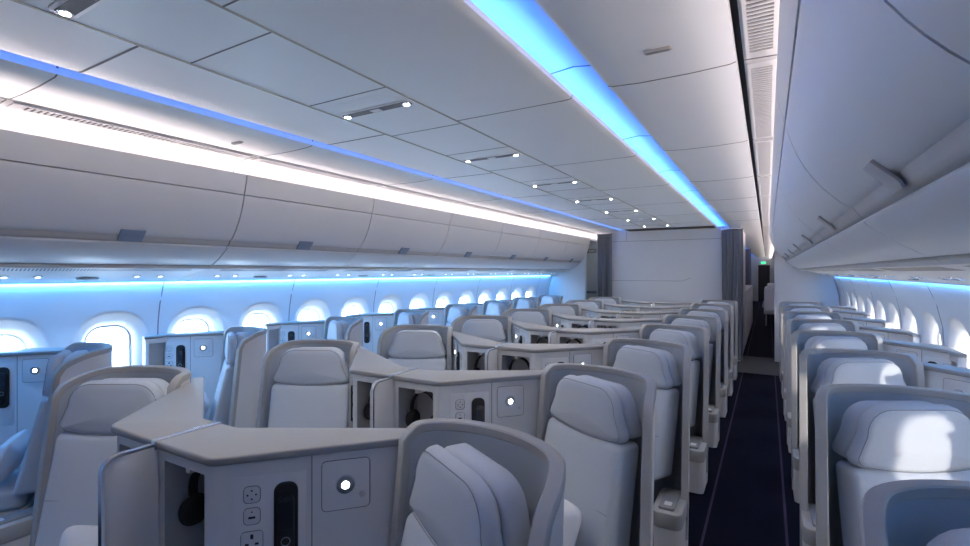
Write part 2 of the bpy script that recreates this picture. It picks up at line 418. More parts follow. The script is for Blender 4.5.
def make_vent(sg):
    r = empty('air_vent', (0, 0, 0)); L = BP
    x0, x1 = 1.572, 1.648; z = ZC - .002
    mb = MB()
    for (a, b_, c, d) in ((x0 - .012, x1 + .012, .03, .075), (x0 - .012, x1 + .012, L - .075, L - .03), (x0 - .012, x0, .075, L - .075), (x1, x1 + .012, .075, L - .075)):
        mb.box(a, b_, c, d, z - .006, z + .004)
    mb.build('frame', M['vent'], r, sgn=sg)
    MB().box(x0, x1, .07, L - .07, z - .0015, z + .003).build('back_plate', M['dark'], r, sgn=sg)
    mb = MB(); n = 46
    for k in range(n):
        y = .08 + (L - .16) * k / (n - 1)
        mb.box(x0, x1, y - .0062, y + .0062, z - .006, z - .001)
    mb.build('slats', M['vent'], r, sgn=sg)
    return r
def make_psu(sg):
    r = empty('passenger_service_panel', (0, 0, 0)); L = BP - .006
    pr = [(2.118, 1.688), (2.125, 1.672), (2.30, 1.640), (2.45, 1.608), (2.60, 1.572), (2.625, 1.578), (2.635, 1.60)]
    back = [(2.62, 1.63), (2.14, 1.73)]; pts = pr + back; n = len(pts)
    MB().add([(x, y, z) for y in (0, L) for x, z in pts], [tuple(range(n)), tuple(range(2 * n - 1, n - 1, -1))] + [(i, (i + 1) % n, n + (i + 1) % n, n + i) for i in range(n)]).build('panel', M['beige'], r, sgn=sg, smooth=50)
    def zz(x): return 1.672 - (x - 2.125) * (.032 / .175) if x < 2.3 else 1.640 - (x - 2.3) * (.068 / .30)
    mb = MB(); n = 60
    for k in range(n):
        y = .12 + (L - .24) * k / (n - 1)
        mb.add([(2.15, y - .005, zz(2.15) - .001), (2.15, y + .003, zz(2.15) - .001), (2.225, y + .017, zz(2.225) - .001), (2.225, y + .009, zz(2.225) - .001),
                (2.15, y - .005, zz(2.15) + .004), (2.15, y + .003, zz(2.15) + .004), (2.225, y + .017, zz(2.225) + .004), (2.225, y + .009, zz(2.225) + .004)],
               [(0,1,2,3),(4,5,6,7),(0,1,5,4),(1,2,6,5),(2,3,7,6),(3,0,4,7)])
    mb.build('grille', M['seam' if sg < 0 else 'grille_soft'], r, sgn=sg)
    for c in (.30, L - .30):
        for dy in (-.08, .08):
            l = MB().disc((2.40, c + dy, zz(2.40) - .006), (.22, 0, 1), .026, .008, 18).build('reading_lamp', M['chrome'], r, sgn=sg)
            MB().disc((2.40, c + dy, zz(2.40) - .008), (.22, 0, 1), .013, .004, 16).build('lamp_lens', M['psu_glow' if sg < 0 else 'latch'], l, sgn=sg)
    MB().box(2.44, 2.47, L / 2 - .06, L / 2 + .06, zz(2.455) - .010, zz(2.455) - .002).build('call_sign', M['latch'], r, sgn=sg)
    return r
bays = [k for k in range(0, 8)]
for sg, nm in ((-1, 'left'), (1, 'right')):
    b0, v0, p0 = make_bin(sg), make_vent(sg), make_psu(sg); first = True
    idx = 0
    for k in range(-1, 8):
        y = BIN0 + BP * k + (.012 if sg < 0 else -.02)
        if y + BP > YB + .12: L_ok = False
        objs = [b0, v0, p0] if first else [copy_tree(b0), copy_tree(v0), copy_tree(p0)]
        first = False
        for o in objs: o.location = (0, y, 0)
        seqR = ['nearest', 'second nearest', 'third nearest', 'fourth nearest', 'fifth nearest', 'sixth nearest', 'seventh nearest', 'second farthest', 'farthest']
        word = seqR[k + 1] if sg > 0 else ('beside the viewer' if k < 0 else ORD[k])
        lt = 'blue-grey latch' if sg < 0 else 'taupe paddle latch'
        tag(objs[0], 'closed pale overhead bin with %s above the %s windows, %s' % (lt, nm, word), 'overhead bin', 'overhead bins on the %s' % nm)
        tag(objs[1], 'slatted white ceiling vent over the %s bins, %s of its line' % (nm, word), 'vent', 'ceiling vents along the %s aisle' % nm)
        tag(objs[2], 'service panel with grille and lamps under the %s bins, %s' % (nm, word), 'service panel', 'service panels under the %s bins' % nm)

# ------------------------------------------------------------------ seats
PSI = math.radians(30); CS, SN = math.cos(PSI), math.sin(PSI)
HC = (.935, 1.092); ORG = (.93, 1.0, 0)
def st(s, t, z): return (HC[0] + s * CS - t * SN, HC[1] - s * SN - t * CS, z)
SP = [(.668, 1.175, 0), (.69, 1.22, 0), (.725, 1.258, 0), (.785, 1.285, 0), (.86, 1.297, 0), (.94, 1.290, 0), (1.03, 1.262, 0), (1.11, 1.215, 0), (1.172, 1.145, 0), (1.203, 1.055, 0), (1.212, .95, 0)]
NS = 44
PATH = smoothpath(SP, NS)
def ztop(i):
    u = i / NS; z = 1.163
    if u > .80: z -= .065 * ((u - .80) / .20) ** 2
    if u > .965: z -= .035 * ((u - .965) / .035) ** 2
    if u < .10: z -= .035 * ((.10 - u) / .10) ** 2
    return z
def ppos(i, z, off):
    a = PATH[max(i - 1, 0)]; b_ = PATH[min(i + 1, NS)]; t = (b_ - a).normalized(); n = Vector((-t.y, t.x, 0))   # n = outward (left of travel)
    u = i / NS; p = PATH[i] + n * off
    if u < .22:
        w = (1 - u / .22); k = (1.185 - z) * w
        p = p + Vector((-.055 * k, -.075 * k, 0))
    if u > .72:
        w = min(1, (u - .72) / .2); p = p + Vector((0, -.11 * (1.185 - z) * w, 0))
    return Vector((p.x, p.y, z)), n
def wall_between(o0, o1, zb, dz=0.0):
    mb = MB(); zl = 6; vs = []
    for i in range(NS + 1):
        zt = ztop(i) - dz
        for o in (o0, o1):
            for k in range(zl):
                z = zb + (zt - zb) * k / (zl - 1); vs.append(ppos(i, z, o)[0])
    fs = []; st_ = 2 * zl
    for i in range(NS):
        a, b_ = i * st_, (i + 1) * st_
        for k in range(zl - 1):
            fs.append((a + k, b_ + k, b_ + k + 1, a + k + 1)); fs.append((a + zl + k, a + zl + k + 1, b_ + zl + k + 1, b_ + zl + k))
        fs.append((a, a + zl, b_ + zl, b_)); fs.append((a + zl - 1, b_ + zl - 1, b_ + 2 * zl - 1, a + 2 * zl - 1))
    for e in (0, NS):
        a = e * st_
        for k in range(zl - 1): fs.append((a + k, a + k + 1, a + zl + k + 1, a + zl + k))
    return mb.add(vs, fs)
def slab_st(outline, t0, t1, bevel_front=.0):
    """outline in (s,z); t offsets as functions of z"""
    return MB().prism(outline, lambda p: st(p[0], t0(p[1]), p[1]), lambda p: st(p[0], t1(p[1]), p[1]))
def trap(wb, wt, z0, z1, r0, r1, sag=0, n=6):
    """rounded trapezoid outline, counter-clockwise from bottom left"""
    pts = []
    for k in range(9):
        a = -1 + 2 * k / 8; pts.append((a * (wb - r0), z0 - sag * (1 - a * a)))
    for k in range(1, n + 1):
        a = -PI / 2 + k * PI / 2 / n; pts.append((wb - r0 + r0 * math.cos(a), z0 + r0 + r0 * math.sin(a)))
    for k in range(0, n + 1):
        a = k * PI / 2 / n; pts.append((wt - r1 + r1 * math.cos(a), z1 - r1 + r1 * math.sin(a)))
    for k in range(0, n + 1):
        a = PI / 2 + k * PI / 2 / n; pts.append((-wt + r1 + r1 * math.cos(a), z1 - r1 + r1 * math.sin(a)))
    for k in range(0, n):
        a = PI + k * PI / 2 / n; pts.append((-wb + r0 + r0 * math.cos(a), z0 + r0 + r0 * math.sin(a)))
    return pts
def inset(outline, d):
    cx = sum(p[0] for p in outline) / len(outline); cz = sum(p[1] for p in outline) / len(outline)
    n = len(outline); out = []
    for i in range(n):
        a, b_ = Vector(outline[i - 1]), Vector(outline[(i + 1) % n]); t = (b_ - a).normalized(); nn = Vector((-t.y, t.x))
        out.append((outline[i][0] + nn.x * d, outline[i][1] + nn.y * d))
    return out
def puffed(outline, t0, t1, r, bulge, rings=5):
    """cushion: outline in (s,z), back flat at t0, front at t1 with rounded edge and a soft bulge"""
    mb = MB(); n = len(outline); L = []
    L.append([st(p[0], t0(p[1]), p[1]) for p in inset(outline, r * .6)])
    L.append([st(p[0], t0(p[1]) + r * .5, p[1]) for p in outline])
    for k in range(rings + 1):
        a = k / rings * PI / 2
        o = inset(outline, r * (1 - math.cos(a)))
        L.append([st(p[0], t1(p[1]) - r + r * math.sin(a), p[1]) for p in o])
    o = inset(outline, r)
    cx = sum(p[0] for p in o) / n; cz = sum(p[1] for p in o) / n
    for q in (.75, .5, .25):
        L.append([st(cx + (p[0] - cx) * q, t1(cz + (p[1] - cz) * q) + bulge * (1 - q * q), cz + (p[1] - cz) * q) for p in o])
    vs = [v for l in L for v in l]; m_ = len(L)
    fs = [(a * n + i, a * n + (i + 1) % n, (a + 1) * n + (i + 1) % n, (a + 1) * n + i) for a in range(m_ - 1) for i in range(n)]
    fs.append(tuple(range(n - 1, -1, -1)))
    vs.append(st(cx, t1(cz) + bulge, cz)); c = len(vs) - 1
    fs += [((m_ - 1) * n + i, (m_ - 1) * n + (i + 1) % n, c) for i in range(n)]
    return mb.add(vs, fs)

def make_seat(sg):
    r = empty('business_seat', (0, 0, 0)); kw = dict(parent=r, sgn=sg, org=ORG)
    wall_between(-.002, .018, .02, .01).build('shell', M['shell'], **kw, smooth=50)
    wall_between(-.016, -.002, .05, .012).build('shell_liner', M['liner'], **kw, smooth=50)
    # rim: up the console-side edge, over the top, down the aisle-side edge
    path = []; fr = []
    seq = [(0, z) for z in (.03, .3, .6, .9, 1.08)] + [(i, None) for i in range(0, NS + 1)] + [(NS, z) for z in (1.05, .95, .7, .4, .1)]
    pn = [ppos(i, ztop(i) if z is None else z, .001) for i, z in seq]
    for k, (p, n) in enumerate(pn):
        t = (pn[min(k + 1, len(pn) - 1)][0] - pn[max(k - 1, 0)][0]).normalized(); b_ = n.cross(t).normalized()
        path.append(p); fr.append((n, b_ if True else b_))
    w, h, c = .020, .015, .004
    prof = [(-w, -h + c), (-w + c, -h), (w - c, -h), (w, -h + c), (w, h - c), (w - c, h), (-w + c, h), (-w, h - c)]
    MB().sweep(path, fr, prof).build('shell_rim', M['rim'], **kw, smooth=40)
    # headrest: soft front block and a slimmer back block with a dark groove between
    ol = trap(.247, .210, .926, 1.156, .046, .105, .018)
    hr = puffed(ol, lambda z: .004, lambda z: .066 + (1.168 - z) * .05, .042, .010, 7).build('headrest', M['fabric'], **kw, smooth=60)
    puffed(inset(ol, .010), lambda z: -.075, lambda z: .001, .022, 0).build('headrest_back', M['fabric'], parent=hr, sgn=sg, org=ORG, smooth=60)
    si = inset(ol, .012)
    MB().tube([st(p[0], .066 + (1.168 - p[1]) * .05 - .030 + .030 * .80, p[1]) for p in si], .0016, 6, closed=True).build('stitching', M['stitch'], parent=hr, sgn=sg, org=ORG)
    # backrest
    tl = lambda z: .060 + (1.0 - z) * .24
    bo = trap(.252, .250, .40, .928, .04, .036, 0)
    bo = [(p[0], p[1] - (.022 * (1 - (p[0] / .222) ** 2) if p[1] > .9 else 0)) for p in bo]
    br = puffed(bo, lambda z: -.055 + (1.0 - z) * .15, tl, .03, .006).build('backrest', M['fabric'], **kw, smooth=60)
    for z in (.66,):
        MB().tube([st(-.235 + .47 * k / 10, tl(z) - .0 + .0035 * (1 - abs(-1 + 2 * k / 10)), z) for k in range(11)], .0016, 6).build('stitching', M['stitch'], parent=br, sgn=sg, org=ORG)
    # seat cushion
    cu = [st(p[0], p[1], 0)[:2] for p in rrect(.42, .50, .05, 5, -.01, .40)]
    MB().poly(cu, .31, .42).build('seat_cushion', M['fabric'], **kw, bevel=.03, seg=4, smooth=60)
    ba = [st(p[0], p[1], 0)[:2] for p in rrect(.38, .46, .04, 4, -.01, .38)]
    MB().poly(ba, 0.003, .31).build('seat_base', M['shell'], **kw, bevel=.01)
    # aisle armrest box
    def arm(x0, x1, y0, y1, rr): return [p for p in rrect(x1 - x0, y1 - y0, rr, 6, (x0 + x1) / 2, (y0 + y1) / 2)]
    MB().poly(arm(1.075, 1.222, .63, .96, .035), .003, .238).build('armrest_base', M['shell'], **kw, smooth=50)
    a = MB().poly(arm(1.068, 1.228, .62, .965, .04), .235, .322).build('armrest_band', M['rim'], **kw, bevel=.006, smooth=50)
    l = MB().poly(arm(1.10, 1.185, .66, .93, .012), .320, .337).build('armrest_lid', M['lid'], parent=a, sgn=sg, org=ORG, bevel=.004)
    MB().poly(arm(1.125, 1.165, .69, .74, .004), .3365, .3382).build('lid_label', M['white'], parent=a, sgn=sg, org=ORG)
    # small black loop on the aisle side of the backrest
    MB().tube([st(.226, .05, .83), st(.245, .05, .83), st(.245, .055, .79), st(.228, .06, .785)], .004, 6).build('side_loop', M['black'], **kw)
    return r

def make_pillow(sg):
    ds, dz = (.02, 0) if sg > 0 else (-.10, -.085)
    mb = MB(); nu, nv = 24, 14; vs = []
    for j in range(nv + 1):
        b_ = -PI / 2 + PI * j / nv
        for i in range(nu):
            a = 2 * PI * i / nu
            def se(c, e): return math.copysign(abs(c) ** e, c)
            X = se(math.cos(a), .45) * max(math.cos(b_), 0) ** .45; Z = se(math.sin(a), .45) * max(math.cos(b_), 0) ** .45; Y = math.sin(b_)
            k = 1 - .72 * (max(abs(X), abs(Z)) ** 3)
            vs.append((X * .19 * (1 - .10 * (1 - Z * Z)), Y * .06 * k, Z * .14 * (1 - .10 * (1 - X * X))))
    fs = [(j * nu + i, j * nu + (i + 1) % nu, (j + 1) * nu + (i + 1) % nu, (j + 1) * nu + i) for j in range(nv) for i in range(nu)]
    vs2 = []
    ti = math.radians(20)
    for (x, y, z) in vs:
        y2 = y * math.cos(ti) + z * math.sin(ti); z2 = -y * math.sin(ti) + z * math.cos(ti)   # lean back
        vs2.append(st(x + ds, .268 - y2, .565 + dz + z2))
    mb.add(vs2, fs)
    o = mb.build('pillow', M['pillow'], sgn=sg, org=ORG, smooth=180)
    return o

# ------------------------------------------------------------------ consoles
ZT = 1.13
FA, FB = Vector((.28, .79)), Vector((.658, 1.212))
FD = (FB - FA).normalized(); FN = Vector((FD.y, -FD.x))
def fp(s, z, out=0): p = FA + FD * s + FN * out; return (p.x, p.y, z)
def make_console(sg, window=False):
    r = empty('side_console', (0, 0, 0)); kw = dict(parent=r, sgn=sg, org=ORG)
    arc = []
    if not window:
        R_ = .05; ang = math.acos(max(-1, min(1, Vector((1, 0)).dot(FD)))); tl = R_ * math.tan(ang / 2)
        c = Vector((FA.x - tl, FA.y + R_))
        for k in range(7):
            a = -PI / 2 + ang * k / 6; arc.append((c.x + R_ * math.cos(a), c.y + R_ * math.sin(a)))
        x0 = .010
        front = [(x0, .79)] + arc + [(.658, 1.212)]
        rear = [(.705, 1.270), (.765, 1.308), (.800, 1.335), (.775, 1.368), (.10, .975), (x0, .975)]
        topf = [(x0, .776)] + [(p[0] + .012, p[1] - .012) for p in arc] + [(.662, 1.198)]
        rearT = [(.705, 1.268), (.765, 1.306), (.808, 1.332), (.780, 1.378), (.10, .985), (x0, .985)]
        mb = MB(); zb = ZT - .025
        nx0, nx1, nz0, nz1, nd = .035, .248, .74, 1.072, .15
        # front face with the nook opening
        Y = .79
        for (a, b_, c_, d) in ((x0, nx0, .003, zb), (nx1, arc[0][0], .003, zb), (nx0, nx1, .003, nz0), (nx0, nx1, nz1, zb)):
            mb.add([(a, Y, c_), (b_, Y, c_), (b_, Y, d), (a, Y, d)], [(0, 1, 2, 3)])
        pts = arc + [(.658, 1.212)] + rear + [(x0, .79)]
        for p, q in zip(pts, pts[1:]):
            mb.add([(*p, .003), (*q, .003), (*q, zb), (*p, zb)], [(0, 1, 2, 3)])
        full = front + rear
        mb.add([(*p, zb) for p in full], [tuple(range(len(full)))]); mb.add([(*p, .003) for p in full], [tuple(range(len(full)))])
        body = mb.build('body', M['console'], **kw, smooth=40)
        mb = MB()
        v = [(nx0, Y, nz0), (nx1, Y, nz0), (nx1, Y, nz1), (nx0, Y, nz1), (nx0, Y + nd, nz0), (nx1, Y + nd, nz0), (nx1, Y + nd, nz1), (nx0, Y + nd, nz1)]
        mb.add(v, [(0, 1, 5, 4), (1, 2, 6, 5), (2, 3, 7, 6), (3, 0, 4, 7), (4, 5, 6, 7)])
        mb.build('nook', M['nook'], **kw)
        MB().box(.13, .154, .80, .875, 1.050, 1.073).build('hook', M['white'], **kw, bevel=.004)
        s0 = .02
    else:
        xw = .302
        front = [(xw, .86), (.3428, .86), (.658, 1.212)]
        rear = [(.705, 1.270), (.765, 1.308), (.800, 1.335), (.775, 1.368), (xw, 1.106)]
        topf = [(xw, .690), (.352, .690), (.356, .848), (.662, 1.198)]
        rearT = [(.705, 1.268), (.765, 1.306), (.808, 1.332), (.780, 1.378), (xw, 1.116)]
        zb = ZT - .025
        MB().poly(front + rear, .003, zb).box(xw, .345, .698, .725, .003, zb).box(xw, .345, .725, .862, .003, .74).box(xw, .345, .725, .862, 1.065, zb).build('body', M['console'], **kw, bevel=.002)
        MB().box(xw, xw + .004, .725, .861, .74, 1.065).build('nook', M['nook'], **kw)
        s0 = .075
    MB().poly(topf + rearT, ZT - .025, ZT).build('worktop', M['ctop'], **kw, bevel=.007, seg=3, smooth=50)
    # seam lines and inset panel outline on the slanted face
    def fbox(s_a, s_b, z0, z1, o0, o1):
        return [(0,3,2,1),(4,5,6,7),(0,1,5,4),(1,2,6,5),(2,3,7,6),(3,0,4,7)], [fp(s_a, z0, o0), fp(s_b, z0, o0), fp(s_b, z0, o1), fp(s_a, z0, o1), fp(s_a, z1, o0), fp(s_b, z1, o0), fp(s_b, z1, o1), fp(s_a, z1, o1)]
    def fadd(mb, *a): f, v = fbox(*a); return mb.add(v, f)
    mb = MB(); fadd(mb, .2655, .2685, .30, ZT - .026, -.002, .0012)
    mb.build('panel_seam', M['seam'], **kw)
    mb = MB()
    if not window: fadd(mb, .055, .252, .66, 1.062, -.002, .0022)
    else: fadd(mb, .085, .252, .66, 1.062, -.002, .0022)
    mb.build('control_panel', M['inset'], **kw, bevel=.0015)
    def frr(w, h, rad, s_, z_, o0, o1): return MB().prism(rrect(w, h, rad, 5, s_, z_), lambda p: fp(p[0], p[1], o0), lambda p: fp(p[0], p[1], o1))
    so = .105 if not window else .112
    # outlets: round-pin jack, usb, mains socket
    o1 = frr(.042, .046, .012, so, 1.010, .0018, .0055).build('headset_jack', M['outlet'], **kw, bevel=.0015)
    mb = MB()
    for (a, b_) in ((0, .012), (0, -.012), (.011, 0), (-.011, 0)): mb.disc(fp(so + a, 1.010 + b_, .0050), (FN.x, FN.y, 0), .0026, .0015, 10)
    mb.build('jack_holes', M['black'], parent=o1, sgn=sg, org=ORG)
    o2 = frr(.042, .046, .012, so, .948, .0018, .0055).build('usb_port', M['outlet'], **kw, bevel=.0015)
    mb = MB(); fadd(mb, so - .009, so + .009, .942, .948, .005, .0064); mb.disc(fp(so, .961, .005), (FN.x, FN.y, 0), .0022, .0014, 10)
    mb.build('usb_slot', M['black'], parent=o2, sgn=sg, org=ORG)
    o3 = frr(.056, .056, .008, so, .876, .0018, .0055).build('power_socket', M['outlet'], **kw, bevel=.0015)
    mb = MB(); fadd(mb, so - .004, so + .004, .884, .897, .005, .0064); fadd(mb, so - .018, so - .008, .866, .872, .005, .0064); fadd(mb, so + .008, so + .018, .866, .872, .005, .0064)
    mb.build('socket_slots', M['black'], parent=o3, sgn=sg, org=ORG)
    for ob_, wq, hq, zq in ((o1, .042, .046, 1.010), (o2, .042, .046, .948), (o3, .056, .056, .876)):
        MB().tube([fp(q[0], q[1], .0032) for q in rrect(wq + .002, hq + .002, .012, 5, so, zq)], .0011, 6, closed=True).build('plate_edge', M['seam'], parent=ob_, sgn=sg, org=ORG)
    # handset in its cradle
    sh = .196
    h = frr(.066, .262, .026, sh, .905, .0018, .009).build('handset_cradle', M['black'], **kw, bevel=.002)
    mb = MB().prism(rrect(.062, .254, .024, 5, sh, .905), lambda p: fp(p[0], p[1], .0088), lambda p: fp(p[0], p[1], .0105)); mb.build('cradle_lip', M['softblack'], parent=h, sgn=sg, org=ORG)
    frr(.046, .205, .018, sh, .898, .0100, .022).build('handset', M['black'], parent=h, sgn=sg, org=ORG, bevel=.003)
    frr(.034, .075, .004, sh, .945, .0215, .0232).build('handset_screen', M['screen'], parent=h, sgn=sg, org=ORG)
    mb = MB(); n = 20
    mb.tube([fp(sh + .012 * math.cos(k * 2 * PI / n), .870 + .012 * math.sin(k * 2 * PI / n), .0222) for k in range(n)], .0016, 6, closed=True)
    mb.build('button_ring', M['lid'], parent=h, sgn=sg, org=ORG)
    # reading light panel
    sl, zl = .365, 1.005
    p = frr(.140, .150, .014, sl, zl, -.001, .0035).build('light_panel', M['inset'], **kw, bevel=.0015)
    pts = rrect(.140, .150, .014, 5, sl, zl)
    MB().tube([fp(q[0], q[1], .0022) for q in pts], .0016, 6, closed=True).build('panel_edge', M['seam'], parent=p, sgn=sg, org=ORG)
    MB().disc(fp(sl - .002, zl, .002), (FN.x, FN.y, 0), .030, .007, 24, .026).build('lamp_bezel', M['chrome'], parent=p, sgn=sg, org=ORG)
    MB().disc(fp(sl - .002, zl, .0075), (FN.x, FN.y, 0), .0125, .004, 20, .010).build('lamp_lens', M['lens'], parent=p, sgn=sg, org=ORG)
    MB().disc(fp(sl + .048, zl - .035, .0015), (FN.x, FN.y, 0), .010, .004, 18).build('lamp_switch', M['outlet'], parent=p, sgn=sg, org=ORG, bevel=.001)
    return r

def make_divider():
    r = empty('privacy_divider', (0, 0, 0))
    y0, y1, z0, z1 = .64, .788, .35, 1.118; rad = .045
    pts = [(y1, z0), (y1, z1)] + [(y0 + rad - rad * math.sin(a * PI / 12), z1 - rad + rad * math.cos(a * PI / 12)) for a in range(7)] + [(y0, z0)]
    MB().prism(pts, lambda p: (-.009, p[0] - ORG[1], p[1]), lambda p: (.007, p[0] - ORG[1], p[1])).build('panel', M['shell'], r, bevel=.003)
    edge = [(0, p[0] - ORG[1], p[1]) for p in pts[1:]]
    pr = [(-.011, -.003), (.009, -.003), (.009, .005), (-.011, .005)]
    fr = []
    for k in range(len(edge)):
        t = (Vector(edge[min(k + 1, len(edge) - 1)]) - Vector(edge[max(k - 1, 0)])).normalized(); X = Vector((1, 0, 0)); fr.append((X, X.cross(t) * 1))
    MB().sweep(edge, fr, pr).build('edge_trim', M['chrome'], r, smooth=60)
    MB().box(-.010, .010, .774 - ORG[1], .985 - ORG[1], ZT - .028, ZT + .003).build('joint_strip', M['chrome'], r, bevel=.002)
    MB().box(-.009, .009, .79 - ORG[1], .97 - ORG[1], .003, ZT - .028).build('post', M['shell'], r)
    return r

def make_headphones(sg):
    r = empty('headphones', (0, 0, 0)); cx, cy, cz, R_ = .142, .862, .935, .080
    kw = dict(parent=r, sgn=sg, org=ORG)
    arc = [(cx + R_ * math.cos(a), cy + .006 * math.sin(2 * a), cz + .005 + (R_ + .028) * math.sin(a)) for a in [PI * k / 20 for k in range(21)]]
    fr = []
    for k in range(21):
        t = (Vector(arc[min(k + 1, 20)]) - Vector(arc[max(k - 1, 0)])).normalized(); Y = Vector((0, 1, 0)); fr.append((Y, Y.cross(t)))
    MB().sweep(arc, fr, [(-.013, -.004), (.013, -.004), (.013, .004), (-.013, .004)]).build('headband', M['softblack'], **kw, smooth=60)
    for k in (-1, 1):
        e = MB().disc((cx + k * (R_ + .008), cy, cz - .035), (-k, 0, 0), .044, .018, 24, .050).build('ear_cup', M['black'], **kw, bevel=.004)
        MB().disc((cx + k * (R_ - .010), cy, cz - .035), (-k, 0, 0), .048, .016, 24, .040).build('ear_pad', M['softblack'], parent=e, sgn=sg, org=ORG, bevel=.005)
        MB().tube([(cx + k * R_, cy, cz + .01), (cx + k * (R_ + .004), cy, cz - .03)], .006, 8).build('yoke', M['black'], **kw)
    return r

cols = [('left window column', -1, -SHIFT, DY, True), ('centre column by the left aisle', 0, 0, 0, False), ('centre column by the right aisle', 0, 0, 0, False), ('right window column', 1, SHIFT, DY, True)]
seatP = {1: make_seat(1), -1: make_seat(-1)}; consP = {(s, w): make_console(s, w) for s in (1, -1) for w in (False, True)}
pilP = {1: make_pillow(1), -1: make_pillow(-1)}; hpP = {1: make_headphones(1), -1: make_headphones(-1)}; divP = make_divider()
used = set()
def inst(key, proto):
    if key not in used: used.add(key); return proto
    return copy_tree(proto)
SKIP = set()
for name, which, dx, dy, win in cols:
    # right-type pods serve the right centre column and the left window column
    sg = 1 if name in ('left window column', 'centre column by the right aisle') else -1
    for k in range(NROW):
        loc = (sg * ORG[0] + dx, ORG[1] + dy + PITCH * k, 0)
        s_ = inst(('seat', sg), seatP[sg]); s_.location = loc
        tag(s_, 'grey seat in taupe-rimmed shell, %s in the %s' % (ORD[k], name), 'seat', 'business seats')
        if ('c', name, k) not in SKIP:
            c_ = inst(('cons', sg, win), consP[(sg, win)]); c_.location = loc
            tag(c_, 'taupe-topped side console, %s in the %s' % (ORD[k], name), 'console', 'side consoles')
        if ('p', name, k) not in SKIP:
            p_ = inst(('pil', sg), pilP[sg]); p_.location = loc
            tag(p_, 'pale pillow leaning on the %s seat of the %s' % (ORD[k], name), 'pillow', 'pillows on the seats')
        if not win and ('h', name, k) not in SKIP:
            h_ = inst(('hp', sg), hpP[sg]); h_.location = loc
            tag(h_, 'black headphones in the %s console of the %s' % (ORD[k], name), 'headphones', 'headphones in the console nooks')
for k in range(NROW):
    d_ = inst('div', divP); d_.location = (0, ORG[1] + PITCH * k, 0)
    tag(d_, 'chrome-edged privacy panel between paired centre consoles, %s of its line' % ORD[k], 'divider', 'privacy dividers between the centre seats')

# ------------------------------------------------------------------ bulkheads, curtains, galley beyond
YBK = YB
mb = MB().box(-1.21, 1.21, YBK, YBK + .06, 0, ZC + .02); struct(mb, 'wall_middle', M['bulk'])
struct(MB().box(-1.21, 1.21, YBK - .004, YBK + .001, 2.265, 2.272), 'trim_301', M['seam'])
struct(MB().box(-1.2, .22, YBK - .003, YBK + .001, 1.462, 1.469), 'trim_302', M['seam'])
struct(MB().add([(.22, YBK - .003, 1.462), (.22, YBK - .003, 1.469), (.36, YBK - .003, 1.535), (.36, YBK - .003, 1.528), (.22, YBK, 1.462), (.22, YBK, 1.469), (.36, YBK, 1.535), (.36, YBK, 1.528)], [(0,1,2,3),(4,5,6,7),(0,1,5,4),(1,2,6,5),(2,3,7,6),(3,0,4,7)]), 'trim_303', M['seam'])
for k, x in enumerate((-.86, .92)):
    struct(MB().box(x - .003, x + .003, YBK - .003, YBK + .001, 2.27, ZC), 'trim_%d' % (304 + k), M['seam'])
struct(MB().box(-.80, .80, YBK - .40, YBK - .002, ZC - .012, ZC - .002), 'trim_310', M['dark'])  # dark sheet under the ceiling, stands in for the shadow above the bulkhead
# window-side partitions closing the cabin, cut round the bins
for sg, nm in ((-1, 'left'), (1, 'right')):
    xe = 1.83 if sg < 0 else 1.745
    pl = [(xe, .0), (2.63, .0), (2.70, .4), (2.72, 1.0), (2.70, 1.25), (2.62, 1.56), (2.62, 2.75), (1.75 if sg < 0 else xe, 2.75)]
    if sg < 0: pl[-1] = (xe, 2.75)
    mb = MB().prism(pl, lambda p: (p[0], YBK + .30, p[1]), lambda p: (p[0], YBK + .36, p[1]))
    struct(mb, 'wall_back_' + nm, M['panel'], sgn=sg, bevel=.004)
def curtain(x0, x1, y, z0, z1, lab, seed, depth=.035, nfold=7):
    random.seed(seed); mb = MB(); n = 80; rows = 8; vs = []
    ph = random.random() * 6
    for j in range(rows + 1):
        z = z0 + (z1 - z0) * j / rows
        for i in range(n + 1):
            u = i / n; x = x0 + (x1 - x0) * u + .006 * math.sin(u * 31 + j * .5)
            vs.append((x, y + depth * (math.sin(u * nfold * 2 * PI + ph) * (.75 + .25 * math.sin(u * 9 + ph)) + .25 * math.sin(u * nfold * 5.1 * PI)) * (1 - .25 * j / rows), z))
    for j in range(rows + 1):
        z = z0 + (z1 - z0) * j / rows
        for i in range(n + 1):
            q = vs[j * (n + 1) + i]; vs.append((q[0], q[1] + .006, q[2]))
    off = (rows + 1) * (n + 1); fs = []
    for j in range(rows):
        for i in range(n):
            a = j * (n + 1) + i; fs.append((a, a + 1, a + n + 2, a + n + 1)); fs.append((off + a, off + a + n + 1, off + a + n + 2, off + a + 1))
    for i in range(n):
        fs.append((i, off + i, off + i + 1, i + 1)); a = rows * (n + 1) + i; fs.append((a, a + 1, off + a + 1, off + a))
    for j in range(rows):
        a = j * (n + 1); fs.append((a, a + n + 1, off + a + n + 1, off + a)); a += n; fs.append((a, off + a, off + a + n + 1, a + n + 1))
    mb.add(vs, fs)
    cx = (x0 + x1) / 2
    r = empty('curtain', (cx, y, 0))
    mb.build('cloth', M['curtain'], r, org=(cx, y, 0), smooth=80)
    MB().box(x0 - .01, x1 + .01, y - .012, y + .02, z1 - .004, z1 + .016).build('rail', M['chrome'], r, org=(cx, y, 0), bevel=.003)
    MB().box(x0 - .006, x1 + .006, y - .045, y + .045, 1.02, 1.05).build('tieback', M['curtain'], r, org=(cx, y, 0), bevel=.008)
    return tag(r, lab, 'curtain')
curtain(-1.46, -1.15, YBK - .07, .03, 2.43, 'dark grey pleated curtain gathered at the left end of the middle bulkhead', 3)
curtain(.90, 1.25, YBK - .07, .03, 2.43, 'dark grey pleated curtain gathered at the right end of the middle bulkhead', 5)
